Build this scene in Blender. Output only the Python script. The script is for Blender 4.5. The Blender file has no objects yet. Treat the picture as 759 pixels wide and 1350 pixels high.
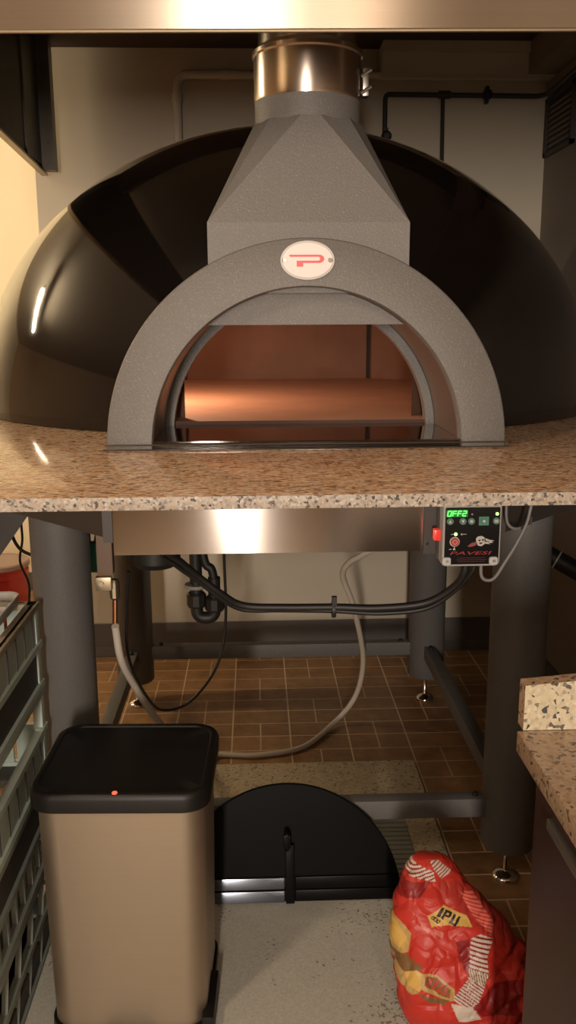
import bpy, bmesh, math, random
from mathutils import Vector, Matrix, noise
random.seed(7)
PI = math.pi
C = bpy.data.collections.new('kitchen'); bpy.context.scene.collection.children.link(C)
V = Vector

# ------------------------------------------------------------------ materials
def mat(name):
    m = bpy.data.materials.new(name); m.use_nodes = True
    nt = m.node_tree; b = nt.nodes['Principled BSDF']
    return m, nt, b

def N(nt, typ, **kw):
    n = nt.nodes.new(typ)
    for k, v in kw.items():
        if hasattr(n, k): setattr(n, k, v)
        else: n.inputs[k].default_value = v
    return n

def simple(name, col, rough=.5, metal=0, spec=.5, bump=0, bscale=80, coat=0, emit=None, estr=0, var=0, vscale=6, speck=0):
    m, nt, b = mat(name)
    b.inputs['Base Color'].default_value = (*col, 1)
    b.inputs['Roughness'].default_value = rough
    b.inputs['Metallic'].default_value = metal
    b.inputs['Specular IOR Level'].default_value = spec
    b.inputs['Coat Weight'].default_value = coat
    b.inputs['Coat Roughness'].default_value = .05
    if emit:
        b.inputs['Emission Color'].default_value = (*emit, 1); b.inputs['Emission Strength'].default_value = estr
    tc = N(nt, 'ShaderNodeTexCoord')
    src = None
    if var:
        n = N(nt, 'ShaderNodeTexNoise', Scale=vscale, Detail=5.0, Roughness=.6)
        nt.links.new(tc.outputs['Object'], n.inputs['Vector'])
        mx = N(nt, 'ShaderNodeMix', data_type='RGBA')
        mx.inputs[6].default_value = (*[c*(1-var) for c in col], 1); mx.inputs[7].default_value = (*[min(1, c*(1+var)) for c in col], 1)
        nt.links.new(n.outputs['Fac'], mx.inputs[0]); src = mx.outputs[2]
    if speck:
        n = N(nt, 'ShaderNodeTexNoise', Scale=420.0, Detail=2.0)
        nt.links.new(tc.outputs['Object'], n.inputs['Vector'])
        r = N(nt, 'ShaderNodeMapRange'); r.inputs[1].default_value = .58; r.inputs[2].default_value = .74
        nt.links.new(n.outputs['Fac'], r.inputs[0])
        mx = N(nt, 'ShaderNodeMix', data_type='RGBA')
        mx.inputs[6].default_value = (*col, 1); mx.inputs[7].default_value = (*[min(1, c+speck) for c in col], 1)
        if src: nt.links.new(src, mx.inputs[6])
        nt.links.new(r.outputs[0], mx.inputs[0]); src = mx.outputs[2]
    if src: nt.links.new(src, b.inputs['Base Color'])
    if bump:
        n = N(nt, 'ShaderNodeTexNoise', Scale=float(bscale), Detail=4.0)
        nt.links.new(tc.outputs['Object'], n.inputs['Vector'])
        bp = N(nt, 'ShaderNodeBump', Strength=bump, Distance=.003)
        nt.links.new(n.outputs['Fac'], bp.inputs['Height']); nt.links.new(bp.outputs[0], b.inputs['Normal'])
    return m

def brushed(name, col, rough=.28, aniso=.85, dirn=(2, 2, 300), var=.06):
    """brushed steel: a fine directional grain in bump and roughness, anisotropic about the vertical axis"""
    m, nt, b = mat(name)
    b.inputs['Metallic'].default_value = 1; b.inputs['Roughness'].default_value = rough
    b.inputs['Anisotropic'].default_value = aniso; b.inputs['Anisotropic Rotation'].default_value = .25
    t = N(nt, 'ShaderNodeTangent', direction_type='RADIAL', axis='Z'); nt.links.new(t.outputs[0], b.inputs['Tangent'])
    tc = N(nt, 'ShaderNodeTexCoord'); mp = N(nt, 'ShaderNodeMapping'); mp.inputs['Scale'].default_value = dirn
    nt.links.new(tc.outputs['Object'], mp.inputs['Vector'])
    n = N(nt, 'ShaderNodeTexNoise', Scale=1.0, Detail=3.0); nt.links.new(mp.outputs[0], n.inputs['Vector'])
    mx = N(nt, 'ShaderNodeMix', data_type='RGBA')
    mx.inputs[6].default_value = (*[c*(1-var) for c in col], 1); mx.inputs[7].default_value = (*[c*(1+var) for c in col], 1)
    nt.links.new(n.outputs['Fac'], mx.inputs[0]); nt.links.new(mx.outputs[2], b.inputs['Base Color'])
    return m

def granite(name, cols, scale=95, stretch=(1, 1, 1), rough=.12, spec=.5, patch=0):
    m, nt, b = mat(name)
    tc = N(nt, 'ShaderNodeTexCoord'); mp = N(nt, 'ShaderNodeMapping'); mp.inputs['Scale'].default_value = stretch
    nt.links.new(tc.outputs['Object'], mp.inputs['Vector'])
    nz = N(nt, 'ShaderNodeTexNoise', Scale=scale*.7, Detail=3.0); nt.links.new(mp.outputs[0], nz.inputs['Vector'])
    add = N(nt, 'ShaderNodeVectorMath', operation='MULTIPLY_ADD')
    add.inputs[1].default_value = (.004, .004, .004)
    nt.links.new(nz.outputs['Color'], add.inputs[0]); nt.links.new(mp.outputs[0], add.inputs[2])
    vo = N(nt, 'ShaderNodeTexVoronoi', Scale=float(scale)); nt.links.new(add.outputs[0], vo.inputs['Vector'])
    sep = N(nt, 'ShaderNodeSeparateColor'); nt.links.new(vo.outputs['Color'], sep.inputs[0])
    cr = N(nt, 'ShaderNodeValToRGB'); cr.color_ramp.interpolation = 'LINEAR'
    el = cr.color_ramp.elements
    while len(el) > 1: el.remove(el[-1])
    el[0].position = cols[0][0]; el[0].color = (*cols[0][1], 1)
    for p, c in cols[1:]:
        e = el.new(p); e.color = (*c, 1)
    fac = sep.outputs[0]
    if patch:
        n2 = N(nt, 'ShaderNodeTexNoise', Scale=float(patch), Detail=2.0); nt.links.new(mp.outputs[0], n2.inputs['Vector'])
        ma = N(nt, 'ShaderNodeMath', operation='MULTIPLY_ADD'); ma.inputs[1].default_value = .9; ma.inputs[2].default_value = -.45
        nt.links.new(n2.outputs['Fac'], ma.inputs[0])
        ad = N(nt, 'ShaderNodeMath', operation='ADD'); ad.use_clamp = True
        nt.links.new(sep.outputs[0], ad.inputs[0]); nt.links.new(ma.outputs[0], ad.inputs[1]); fac = ad.outputs[0]
    nt.links.new(fac, cr.inputs[0]); nt.links.new(cr.outputs[0], b.inputs['Base Color'])
    b.inputs['Roughness'].default_value = rough; b.inputs['Specular IOR Level'].default_value = spec
    return m

def math_n(nt, op, a, b=None, c=None):
    n = nt.nodes.new('ShaderNodeMath'); n.operation = op
    for i, x in enumerate((a, b, c)):
        if x is None: continue
        if isinstance(x, (int, float)): n.inputs[i].default_value = x
        else: nt.links.new(x, n.inputs[i])
    return n.outputs[0]

def floor_tiles():
    m, nt, b = mat('brown_floor_tiles')
    tc = N(nt, 'ShaderNodeTexCoord'); sp = N(nt, 'ShaderNodeSeparateXYZ'); nt.links.new(tc.outputs['Object'], sp.inputs[0])
    M = lambda *a: math_n(nt, *a)
    P = .207
    x = M('DIVIDE', M('ADD', sp.outputs[0], .099), P); y = M('DIVIDE', M('SUBTRACT', sp.outputs[1], 3.1), P)
    fx, fy = M('FRACT', x), M('FRACT', y)
    par = M('MODULO', M('ADD', M('ADD', M('FLOOR', x), M('FLOOR', y)), 100.0), 2.0)
    w = .024
    def near(f, c): return M('LESS_THAN', M('ABSOLUTE', M('SUBTRACT', f, c)), w*.5)
    edge = M('MAXIMUM', M('MAXIMUM', M('LESS_THAN', fx, w), M('LESS_THAN', fy, w)), 0.0)
    hm = near(fy, .5)
    half = M('GREATER_THAN', fy, .5)
    xor = M('ABSOLUTE', M('SUBTRACT', half, par))
    vm = M('MULTIPLY', near(fx, .5), xor)
    g = M('MAXIMUM', edge, M('MULTIPLY', M('MAXIMUM', hm, vm), .75))
    # each brick its own tone
    cell = M('ADD', M('MULTIPLY', M('FLOOR', x), 12.9), M('MULTIPLY', M('FLOOR', y), 78.2))
    rnd = M('FRACT', M('MULTIPLY', M('SINE', cell), 437.5))
    n = N(nt, 'ShaderNodeTexNoise', Scale=16.0, Detail=6.0, Roughness=.65); nt.links.new(tc.outputs['Object'], n.inputs['Vector'])
    f = M('ADD', M('MULTIPLY', rnd, .22), M('MULTIPLY', n.outputs['Fac'], .85))
    cr = N(nt, 'ShaderNodeValToRGB'); e = cr.color_ramp.elements
    e[0].position = .15; e[0].color = (.10, .048, .02, 1); e[1].position = .85; e[1].color = (.40, .215, .09, 1)
    nt.links.new(f, cr.inputs[0])
    mx = N(nt, 'ShaderNodeMix', data_type='RGBA'); mx.inputs[7].default_value = (.62, .46, .31, 1)
    nt.links.new(g, mx.inputs[0]); nt.links.new(cr.outputs[0], mx.inputs[6]); nt.links.new(mx.outputs[2], b.inputs['Base Color'])
    bp = N(nt, 'ShaderNodeBump', Strength=.5, Distance=.004); nt.links.new(M('SUBTRACT', 1.0, g), bp.inputs['Height'])
    nt.links.new(bp.outputs[0], b.inputs['Normal'])
    b.inputs['Roughness'].default_value = .42
    return m

M_floor = floor_tiles()
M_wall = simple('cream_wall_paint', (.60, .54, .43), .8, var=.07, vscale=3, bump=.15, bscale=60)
M_wall_bright = simple('pale_wall_paint', (.78, .70, .52), .8, var=.04, vscale=3)
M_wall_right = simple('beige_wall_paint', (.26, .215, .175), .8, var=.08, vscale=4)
M_ceil = simple('off_white_ceiling', (.42, .38, .32), .8, var=.05, vscale=7)
M_beam = simple('dark_brown_beam', (.075, .05, .035), .8, var=.4, vscale=9)
M_base = simple('grey_baseboard_tile', (.115, .105, .10), .5, var=.15, vscale=9)
M_dome = simple('black_gloss_enamel', (.006, .0045, .004), .06, spec=.5, coat=.6)
M_grey = simple('hammered_grey_paint', (.155, .148, .138), .5, bump=.35, bscale=330, var=.08, vscale=4, speck=.09)
M_grey_dark = simple('dark_grey_paint', (.125, .12, .115), .5, bump=.35, bscale=330, var=.1, vscale=5, speck=.05)
M_tunnel = simple('tunnel_grey_paint', (.13, .10, .085), .4, var=.15, vscale=10)
M_skirt = simple('brown_grey_steel', (.05, .042, .038), .45, var=.2, vscale=6)
M_steel = brushed('brushed_steel', (.60, .57, .53), .26, 1.0)
M_steel_hood = brushed('hood_brushed_steel', (.56, .48, .385), .34, 1.0)
M_steel_pipe = brushed('flue_brushed_steel', (.62, .52, .43), .27, .5)
M_steel_bin = brushed('bin_satin_steel', (.47, .385, .29), .55, .0, var=.03)
M_chrome = simple('polished_chrome', (.72, .66, .58), .14, 1)
M_zinc = simple('zinc_plated_steel', (.55, .52, .48), .35, 1)
M_black_pl = simple('black_plastic', (.009, .008, .0075), .45, spec=.35, bump=.05, bscale=200)
M_black_gl = simple('black_gloss_steel', (.005, .0048, .005), .35, spec=.07)
M_rail = brushed('rail_steel_reflection', (.20, .225, .27), .25, .6)  # blue tint stands in for reflected light on the left rails
M_rubber = simple('black_rubber', (.014, .013, .012), .5)
M_hose = simple('grey_hose', (.60, .54, .45), .45)
M_hose_w = simple('pale_hose', (.52, .44, .35), .45)
M_wire = simple('grey_wire', (.22, .21, .20), .4)
M_copper = simple('copper', (.55, .25, .12), .35, 1)
M_brass = simple('dull_brass', (.40, .34, .24), .4, 1)
M_white_pipe = simple('grey_white_pvc', (.66, .60, .50), .5, var=.06)
M_dark_pipe = simple('dark_painted_pipe', (.035, .028, .024), .5)
M_ledge = simple('polished_dark_ledge', (.012, .008, .007), .06, spec=.8, coat=.6)
M_stone = simple('oven_stone_floor', (.42, .24, .16), .75, var=.2, vscale=9, bump=.25, bscale=50)
M_brick = simple('refractory_brick', (.14, .065, .038), .8, var=.4, vscale=6, bump=.5, bscale=25)
M_seam = simple('brick_seam', (.02, .01, .008), .9)
M_badge = simple('white_enamel', (.80, .77, .75), .5)
M_badge_rim = simple('badge_rim', (.50, .47, .45), .5, .1)
M_red = simple('red_print', (.72, .10, .11), .45)
M_screen = simple('screen_black', (.006, .006, .006), .25)
M_digit = simple('green_display_digit', (.02, .4, .02), .4, emit=(.08, 1, .10), estr=2.6)
M_led_g = simple('green_led', (.1, .6, .1), .3, emit=(.35, 1, .15), estr=4)
M_led_off = simple('dim_led', (.30, .22, .22), .3)
M_rocker = simple('red_rocker_switch', (.7, .03, .02), .3, emit=(1, .06, .03), estr=.35)
M_box_grey = simple('grey_box_plastic', (.40, .38, .36), .45)
M_box_side = simple('grey_box_side', (.17, .165, .16), .45)
M_btn = simple('green_grey_button', (.10, .20, .16), .5)
M_btn_bright = simple('green_button_plate', (.06, .26, .17), .5)
M_btn_ring = simple('pale_button_symbol', (.55, .62, .56), .5)
M_print_w = simple('pale_print', (.55, .53, .48), .5)
M_print_r = simple('dark_red_print', (.40, .02, .02), .5)
M_teal = simple('teal_plastic', (.06, .36, .27), .5)
M_card = simple('brown_box_paint', (.20, .13, .09), .6)
M_crate = simple('grey_green_crate_plastic', (.48, .57, .51), .55, var=.25, vscale=12)
M_crate_d = simple('worn_dark_crate_plastic', (.21, .235, .21), .6, var=.35, vscale=10)
M_crate_in = simple('dark_inner_crate_plastic', (.055, .052, .048), .6, var=.3, vscale=10)  # near-black plastic of crate bases, grooves and recessed bands
M_crate_rim = simple('lit_crate_rim', (.34, .29, .20), .6, var=.3, vscale=14)  # yellowish light on the top rim put into its colour
M_tray = simple('pale_tray_plastic', (.46, .44, .39), .5)
M_bucket = simple('red_bucket_plastic', (.42, .028, .022), .4)
M_lid = simple('greyish_lid_plastic', (.30, .21, .18), .45)
M_cab = simple('dark_brown_laminate', (.038, .019, .013), .3, spec=.15, var=.25, vscale=8)
M_cab_strip = simple('brushed_strip', (.16, .15, .13), .4, .6)
M_hatch = granite('dusty_hatch_panel', [(0, (.24, .21, .16)), (.006, (.40, .37, .30)), (.015, (.50, .48, .41)), (.6, (.56, .54, .46)), (1, (.60, .58, .50))], 240, rough=.65, spec=.3, patch=4)
M_ribbed = simple('ribbed_hatch_metal', (.30, .30, .26), .5, var=.15, vscale=9)
M_vent = simple('dark_vent', (.06, .05, .045), .6)
M_bracket = simple('dull_bracket_steel', (.13, .12, .10), .45, .6, var=.3, vscale=20)
M_hood_in = simple('dull_hood_sheet', (.085, .072, .06), .5, .3, var=.2, vscale=6)
M_scrap = simple('brown_dry_scrap', (.42, .22, .10), .7)
GT = [(0, (.16, .105, .07)), (.12, (.32, .185, .105)), (.3, (.50, .295, .165)), (.55, (.60, .375, .22)), (.75, (.68, .47, .30)), (.9, (.72, .59, .44)), (1, (.46, .40, .33))]
GE = [(0, (.05, .045, .04)), (.12, (.18, .155, .13)), (.25, (.31, .27, .225)), (.5, (.42, .375, .315)), (.75, (.35, .275, .205)), (.9, (.50, .47, .42)), (1, (.22, .21, .20))]
M_gran = granite('granite_top_brown_sheen', GT, 230, (.6, 1, 1), .1, patch=60)
M_gran_e = granite('granite_lit_side', GE, 270, rough=.45, spec=.3)  # same stone as the top, lighter look of side faces painted in
M_gran_c = granite('counter_granite', [(0, (.06, .05, .045)), (.08, (.16, .12, .09)), (.16, (.34, .22, .14)), (.45, (.42, .28, .18)), (.8, (.46, .34, .23)), (1, (.36, .26, .18))], 200, rough=.25)
M_gran_u = granite('counter_upstand_granite', [(0, (.05, .05, .05)), (.08, (.13, .12, .10)), (.15, (.44, .38, .27)), (.5, (.58, .51, .36)), (.8, (.52, .44, .30)), (1, (.62, .56, .42))], 190, rough=.3)  # same stone as the counter top, lighter look of upright faces painted in
M_terr = granite('terrazzo_border', [(0, (.10, .08, .06)), (.12, (.40, .33, .22)), (.5, (.52, .42, .28)), (.8, (.48, .38, .25)), (1, (.62, .53, .38))], 170, rough=.5)

# ------------------------------------------------------------------ mesh helpers
def nb(): return bmesh.new()

def box(bm, x0, x1, y0, y1, z0, z1, mi=0, bev=0):
    vs = [bm.verts.new((x, y, z)) for z in (z0, z1) for y in (y0, y1) for x in (x0, x1)]
    fs = []
    for q in ((0, 2, 3, 1), (4, 5, 7, 6), (0, 1, 5, 4), (2, 6, 7, 3), (0, 4, 6, 2), (1, 3, 7, 5)):
        f = bm.faces.new([vs[i] for i in q]); f.material_index = mi; fs.append(f)
    if bev:
        es = list({e for f in fs for e in f.edges})
        bmesh.ops.bevel(bm, geom=es, offset=bev, segments=2, affect='EDGES', profile=.6)
    return vs

def prism_poly(bm, pts, axis, a0, a1, mi=0):
    """extrude a 2-D polygon; axis 'z': pts=(x,y); 'y': pts=(x,z); 'x': pts=(y,z)"""
    def mk(p, a):
        return {'z': (p[0], p[1], a), 'y': (p[0], a, p[1]), 'x': (a, p[0], p[1])}[axis]
    A = [bm.verts.new(mk(p, a0)) for p in pts]; B = [bm.verts.new(mk(p, a1)) for p in pts]
    n = len(pts)
    for f in (bm.faces.new(A), bm.faces.new(B)): f.material_index = mi
    for i in range(n):
        f = bm.faces.new((A[i], A[(i+1) % n], B[(i+1) % n], B[i])); f.material_index = mi

def lathe(bm, prof, cx, cy, cz, seg=48, axis='z', mi=0, cap=True):
    rings = []
    for r, h in prof:
        ring = []
        for k in range(seg):
            a = 2*PI*k/seg
            if axis == 'z': p = (cx+r*math.cos(a), cy+r*math.sin(a), cz+h)
            elif axis == 'y': p = (cx+r*math.cos(a), cy+h, cz+r*math.sin(a))
            else: p = (cx+h, cy+r*math.cos(a), cz+r*math.sin(a))
            ring.append(bm.verts.new(p))
        rings.append(ring)
    for i in range(len(rings)-1):
        for k in range(seg):
            f = bm.faces.new((rings[i][k], rings[i][(k+1) % seg], rings[i+1][(k+1) % seg], rings[i+1][k])); f.material_index = mi
    if cap:
        for ring, (r, h) in ((rings[0], prof[0]), (rings[-1], prof[-1])):
            if r > 1e-5: bm.faces.new(ring).material_index = mi
    return rings

def spline(pts, n=10):
    pts = [V(p) for p in pts]
    if len(pts) < 3:
        return [pts[0].lerp(pts[1], i/n) for i in range(n+1)]
    out = []
    P = [pts[0]*2-pts[1]] + pts + [pts[-1]*2-pts[-2]]
    for i in range(1, len(P)-2):
        p0, p1, p2, p3 = P[i-1], P[i], P[i+1], P[i+2]
        for k in range(n):
            t = k/n
            out.append(.5*((2*p1)+(p2-p0)*t+(2*p0-5*p1+4*p2-p3)*t*t+(3*p1-p0-3*p2+p3)*t**3))
    out.append(pts[-1]); return out

def sweep(bm, path, r, seg=10, mi=0):
    path = [V(p) for p in path]
    T = [(path[min(i+1, len(path)-1)]-path[max(i-1, 0)]).normalized() for i in range(len(path))]
    n = T[0].orthogonal().normalized(); rings = []
    for i, p in enumerate(path):
        n = (n - T[i]*n.dot(T[i])).normalized(); b = T[i].cross(n)
        rr = r(i/(len(path)-1)) if callable(r) else r
        rings.append([bm.verts.new(p+n*math.cos(2*PI*k/seg)*rr+b*math.sin(2*PI*k/seg)*rr) for k in range(seg)])
    for i in range(len(rings)-1):
        for k in range(seg):
            bm.faces.new((rings[i][k], rings[i][(k+1) % seg], rings[i+1][(k+1) % seg], rings[i+1][k])).material_index = mi
    bm.faces.new(rings[0]).material_index = mi; bm.faces.new(rings[-1]).material_index = mi

def fillet(pts, r, n=6):
    """polyline with rounded corners"""
    pts = [V(p) for p in pts]; out = [pts[0]]
    for i in range(1, len(pts)-1):
        a = pts[i]+(pts[i-1]-pts[i]).normalized()*r; c = pts[i]+(pts[i+1]-pts[i]).normalized()*r
        for k in range(n+1):
            t = k/n; out.append(a*(1-t)**2+pts[i]*2*t*(1-t)+c*t*t)
    out.append(pts[-1]); return out

def rrect(w, d, r, cx=0, cy=0, seg=8):
    pts = []
    for sx, sy, a0 in ((1, 1, 0), (-1, 1, PI/2), (-1, -1, PI), (1, -1, 1.5*PI)):
        for k in range(seg+1):
            a = a0+PI/2*k/seg
            pts.append((cx+sx*(w/2-r)+r*math.cos(a), cy+sy*(d/2-r)+r*math.sin(a)))
    return pts

def stack(bm, layers, mi=0):
    """loft of closed loops of equal vertex count, capped"""
    R = [[bm.verts.new(p) for p in L] for L in layers]; n = len(R[0])
    for i in range(len(R)-1):
        for k in range(n):
            bm.faces.new((R[i][k], R[i][(k+1) % n], R[i+1][(k+1) % n], R[i+1][k])).material_index = mi
    bm.faces.new(R[0]).material_index = mi; bm.faces.new(R[-1]).material_index = mi

def root_loc(p):
    v = V((0, 0, 0))
    while p is not None: v += p.location; p = p.parent
    return v

def obj(name, bm, mats, parent=None, smooth=True, local=False, angle=35):
    bmesh.ops.recalc_face_normals(bm, faces=bm.faces[:])
    if parent is not None and not local:
        bmesh.ops.translate(bm, verts=bm.verts[:], vec=-root_loc(parent))
    me = bpy.data.meshes.new(name); bm.to_mesh(me); bm.free()
    for m in (mats if isinstance(mats, (list, tuple)) else [mats]): me.materials.append(m)
    if smooth:
        for p in me.polygons: p.use_smooth = True
        me.set_sharp_from_angle(angle=math.radians(angle))
    o = bpy.data.objects.new(name, me); C.objects.link(o); o.parent = parent
    return o

def tag(o, label, cat, group=None):
    o['label'] = label; o['category'] = cat
    if group: o['group'] = group
    return o

def thing(name, label, cat, loc=(0, 0, 0), group=None, rz=0):
    o = bpy.data.objects.new(name, None); C.objects.link(o)
    o.location = loc; o.rotation_euler = (0, 0, rz); o.empty_display_size = .05
    return tag(o, label, cat, group)

def struct(name, bm, m, smooth=False):
    o = obj(name, bm, m, None, smooth); o['kind'] = 'structure'; return o

def letters(bm, text, size, cx, cy, cz, width=None, th=.0006, shear=0, mi=0, bold=0):
    """flat text facing -Y, centred"""
    cu = bpy.data.curves.new('txt', 'FONT'); cu.body = text; cu.size = size; cu.align_x = 'CENTER'; cu.align_y = 'CENTER'
    cu.extrude = th; cu.shear = shear; cu.resolution_u = 2; cu.offset = bold
    t = bpy.data.objects.new('txt', cu); C.objects.link(t)
    dg = bpy.context.evaluated_depsgraph_get(); dg.update()
    me = bpy.data.meshes.new_from_object(t.evaluated_get(dg))
    bpy.data.objects.remove(t); bpy.data.curves.remove(cu)
    xs = [v.co.x for v in me.vertices]; w = max(xs)-min(xs); mid = (max(xs)+min(xs))/2
    k = (width/w) if width else 1
    b2 = bmesh.new(); b2.from_mesh(me); bpy.data.meshes.remove(me)
    vm = {}
    for v in b2.verts: vm[v] = bm.verts.new((cx+(v.co.x-mid)*k, cy-v.co.z, cz+v.co.y))
    for f in b2.faces:
        try: bm.faces.new([vm[v] for v in f.verts]).material_index = mi
        except ValueError: pass
    b2.free()

# ------------------------------------------------------------------ setting
YB = 3.70
b = nb(); box(b, -5.5, 1.17, -3.0, 5.0, -.1, 0); struct('floor', b, M_floor)
b = nb(); box(b, -.853, 1.32, YB, YB+.15, 0, 2.6); struct('wall_back', b, M_wall)
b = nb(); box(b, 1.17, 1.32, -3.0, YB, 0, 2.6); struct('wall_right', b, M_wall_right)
b = nb(); box(b, -5.5, -.853, 4.72, 4.87, 0, 2.6); struct('wall_alcove', b, M_wall_bright)
b = nb(); box(b, -.853, -.703, YB+.15, 4.72, 0, 2.6); struct('wall_return', b, M_wall_bright)
b = nb(); box(b, -5.65, -5.5, -3.0, 4.87, 0, 2.6); struct('wall_left', b, simple('tan_wall_paint', (.55, .40, .26), .8, var=.1, vscale=2))
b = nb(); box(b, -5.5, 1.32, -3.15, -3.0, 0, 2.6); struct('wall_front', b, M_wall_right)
b = nb(); box(b, -5.65, 1.32, -3.15, 4.87, 2.6, 2.7); struct('ceiling', b, M_ceil)
b = nb(); box(b, -.853, 1.17, 2.95, YB, 2.478, 2.6); struct('ceiling_beam', b, M_beam)
b = nb(); box(b, -.853, 1.17, YB-.012, YB, 0, .152); box(b, -.853, 1.17, YB-.016, YB, .004, .045); struct('baseboard_back', b, M_base)
b = nb(); box(b, 1.158, 1.17, -1, YB-.012, 0, .10); struct('baseboard_right', b, M_base)
b = nb(); box(b, -3.5, -.853, 4.708, 4.72, 0, .10); struct('baseboard_alcove', b, M_base)
b = nb()  # boxed duct along the top of the back wall
box(b, .50, 1.17, 3.60, YB, 2.365, 2.44); box(b, .50, 1.17, 3.585, YB, 2.44, 2.478)
struct('trim_1', b, M_wall)
b = nb(); box(b, 1.06, 1.17, 2.6, 3.60, 2.365, 2.478); struct('trim_2', b, M_wall_right)

# floor hatch with terrazzo border
b = nb(); box(b, -.9, .44, .3, 1.975, 0, .006); struct('floor_hatch_panel', b, M_hatch)
b = nb()
box(b, -.9, .425, 1.975, 2.46, 0, .004)
y = 1.985
while y < 2.45:
    box(b, .30, .425, y, y+.008, .004, .007); y += .022
struct('floor_hatch_ribbed', b, M_ribbed)
b = nb(); box(b, -.9, .515, 2.465, 2.685, 0, .007); struct('trim_3', b, M_terr)
b = nb(); box(b, .427, .515, 1.2, 2.465, 0, .007); struct('trim_4', b, M_terr)

# ------------------------------------------------------------------ wall pipes, vent
def pipe(name, pts, r, m, label, rf=.04, fit=()):
    t = thing(name, label, 'pipe', V(pts[0]))
    b = nb(); sweep(b, fillet(pts, rf), r, 12); obj('pipe_run', b, m, t)
    for (p, ax, rr, L) in fit:
        b = nb(); lathe(b, [(rr, -L/2), (rr, L/2)], *p, 16, ax); obj('coupling', b, m, t)
    return t
yp = YB-.035
pipe('drain_pipe', [(-.285, yp, 1.95), (-.285, yp, 2.375), (1.125, yp, 2.375)], .016, M_white_pipe,
     'pale plastic pipe rising behind the dome and turning along the back wall', .05,
     [((-.10, yp, 2.375), 'x', .020, .03), ((-.285, yp, 2.29), 'z', .020, .03), ((.72, yp, 2.375), 'x', .020, .03)])
t = pipe('water_pipe', [(.52, yp-.01, 2.10), (.52, yp-.01, 2.305), (1.12, yp-.01, 2.30), (1.145, yp-.05, 2.30), (1.145, 2.9, 2.32)], .0095, M_dark_pipe,
     'thin dark pipe elbowing off the dome and running along the back wall', .02, [((.75, yp-.01, 2.304), 'x', .015, .045)])
b = nb(); sweep(b, [(.745, yp-.01, 2.30), (.75, yp-.01, 1.95)], .008, 10); obj('branch_pipe', b, M_dark_pipe, t)
for (x, z) in ((.915, 2.302), (.525, 2.15)):
    b = nb(); lathe(b, [(.012, -.02), (.02, -.012), (.02, .004), (.012, .012)], x, yp-.02, z, 14, 'y'); box(b, x-.006, x+.006, yp-.03, yp, z-.03, z+.03)
    obj('valve', b, M_rubber, t)
t = thing('air_vent', 'dark louvred vent grille high on the right wall', 'vent', (1.17, 3.5, 2.18))
b = nb()
for (y0, y1, z0, z1) in ((3.36, 3.67, 2.275, 2.29), (3.36, 3.67, 2.075, 2.09), (3.36, 3.375, 2.075, 2.29), (3.655, 3.67, 2.075, 2.29)):
    box(b, 1.155, 1.17, y0, y1, z0, z1)
obj('vent_frame', b, M_vent, t)
b = nb()
for k in range(9):
    z = 2.095+k*.0205
    prism_poly(b, [(1.158, z), (1.168, z+.014), (1.1695, z+.014), (1.16, z)], 'y', 3.375, 3.655)
obj('louvre', b, M_vent, t)

# ------------------------------------------------------------------ extraction hood over the oven mouth
t = thing('extraction_hood', 'brushed steel extraction hood spanning the top above the oven flue', 'extractor hood', (.2, 1.46, 1.88))
def hood_pt(x): return 1.46-(x-.06)*.030
b = nb()
x0, x1 = -.80, 1.14
vs = []
for (dy, z) in ((0, 1.884), (0, 2.55), (.004, 2.55), (.004, 1.884)):
    vs.append([b.verts.new((x, hood_pt(x)+dy, z)) for x in (x0, x1)])
for i in range(4): b.faces.new((vs[i][0], vs[i][1], vs[(i+1) % 4][1], vs[(i+1) % 4][0]))
b.faces.new([v[0] for v in vs]); b.faces.new([v[1] for v in vs])
obj('front_panel', b, M_steel_hood, t)
b = nb(); sweep(b, [(x0, hood_pt(x0)+.003, 1.882), (x1, hood_pt(x1)+.003, 1.882)], .0035, 8); obj('lower_lip', b, M_brass, t)
b = nb(); prism_poly(b, [(1.50, 2.13), (3.03, 2.04), (3.61, 2.006), (3.61, 2.478), (2.94, 2.478), (2.94, 2.55), (1.50, 2.55)], 'x', -.805, -.799); obj('side_panel', b, M_hood_in, t, False)
b = nb(); prism_poly(b, [(1.50, 2.122), (3.03, 2.032), (3.61, 1.998), (3.61, 2.006), (3.03, 2.04), (1.50, 2.13)], 'x', -.808, -.784); obj('lower_flange', b, M_brass, t, False)
b = nb(); box(b, -.799, -.745, 3.555, 3.61, 2.012, 2.476); box(b, -.799, -.792, 3.34, 3.555, 2.03, 2.476)
sweep(b, [(-.770, 3.553, 2.11), (-.770, 3.546, 2.11)], .008, 8); sweep(b, [(-.770, 3.553, 2.40), (-.770, 3.546, 2.40)], .008, 8)
obj('corner_bracket', b, M_bracket, t, False)

# ------------------------------------------------------------------ pizza oven
OX, OY, ZG = .0995, 2.745, 1.21
oven = thing('pizza_oven', 'large black domed pizza oven with grey arched mouth on four grey legs', 'pizza oven', (OX, OY, 0))
ZA = 1.212
RD, HD = .90, .777
b = nb()
SEG, RW = 144, 56
rings = []
for i in range(RW):
    a = (PI/2)*i/RW
    rings.append([b.verts.new((OX+RD*math.cos(a)*math.cos(2*PI*k/SEG), OY+RD*math.cos(a)*math.sin(2*PI*k/SEG), ZA+HD*math.sin(a))) for k in range(SEG)])
top = b.verts.new((OX, OY, ZA+HD))
for i in range(RW-1):
    for k in range(SEG): b.faces.new((rings[i][k], rings[i][(k+1) % SEG], rings[i+1][(k+1) % SEG], rings[i+1][k]))
for k in range(SEG): b.faces.new((rings[-1][k], rings[-1][(k+1) % SEG], top))
kill = [f for f in b.faces if f.calc_center_median().y < 2.3 and math.hypot(f.calc_center_median().x-OX, f.calc_center_median().z-ZA) < .31]
bmesh.ops.delete(b, geom=kill, context='FACES')
dome = obj('dome', b, M_dome, oven, angle=60)

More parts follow.
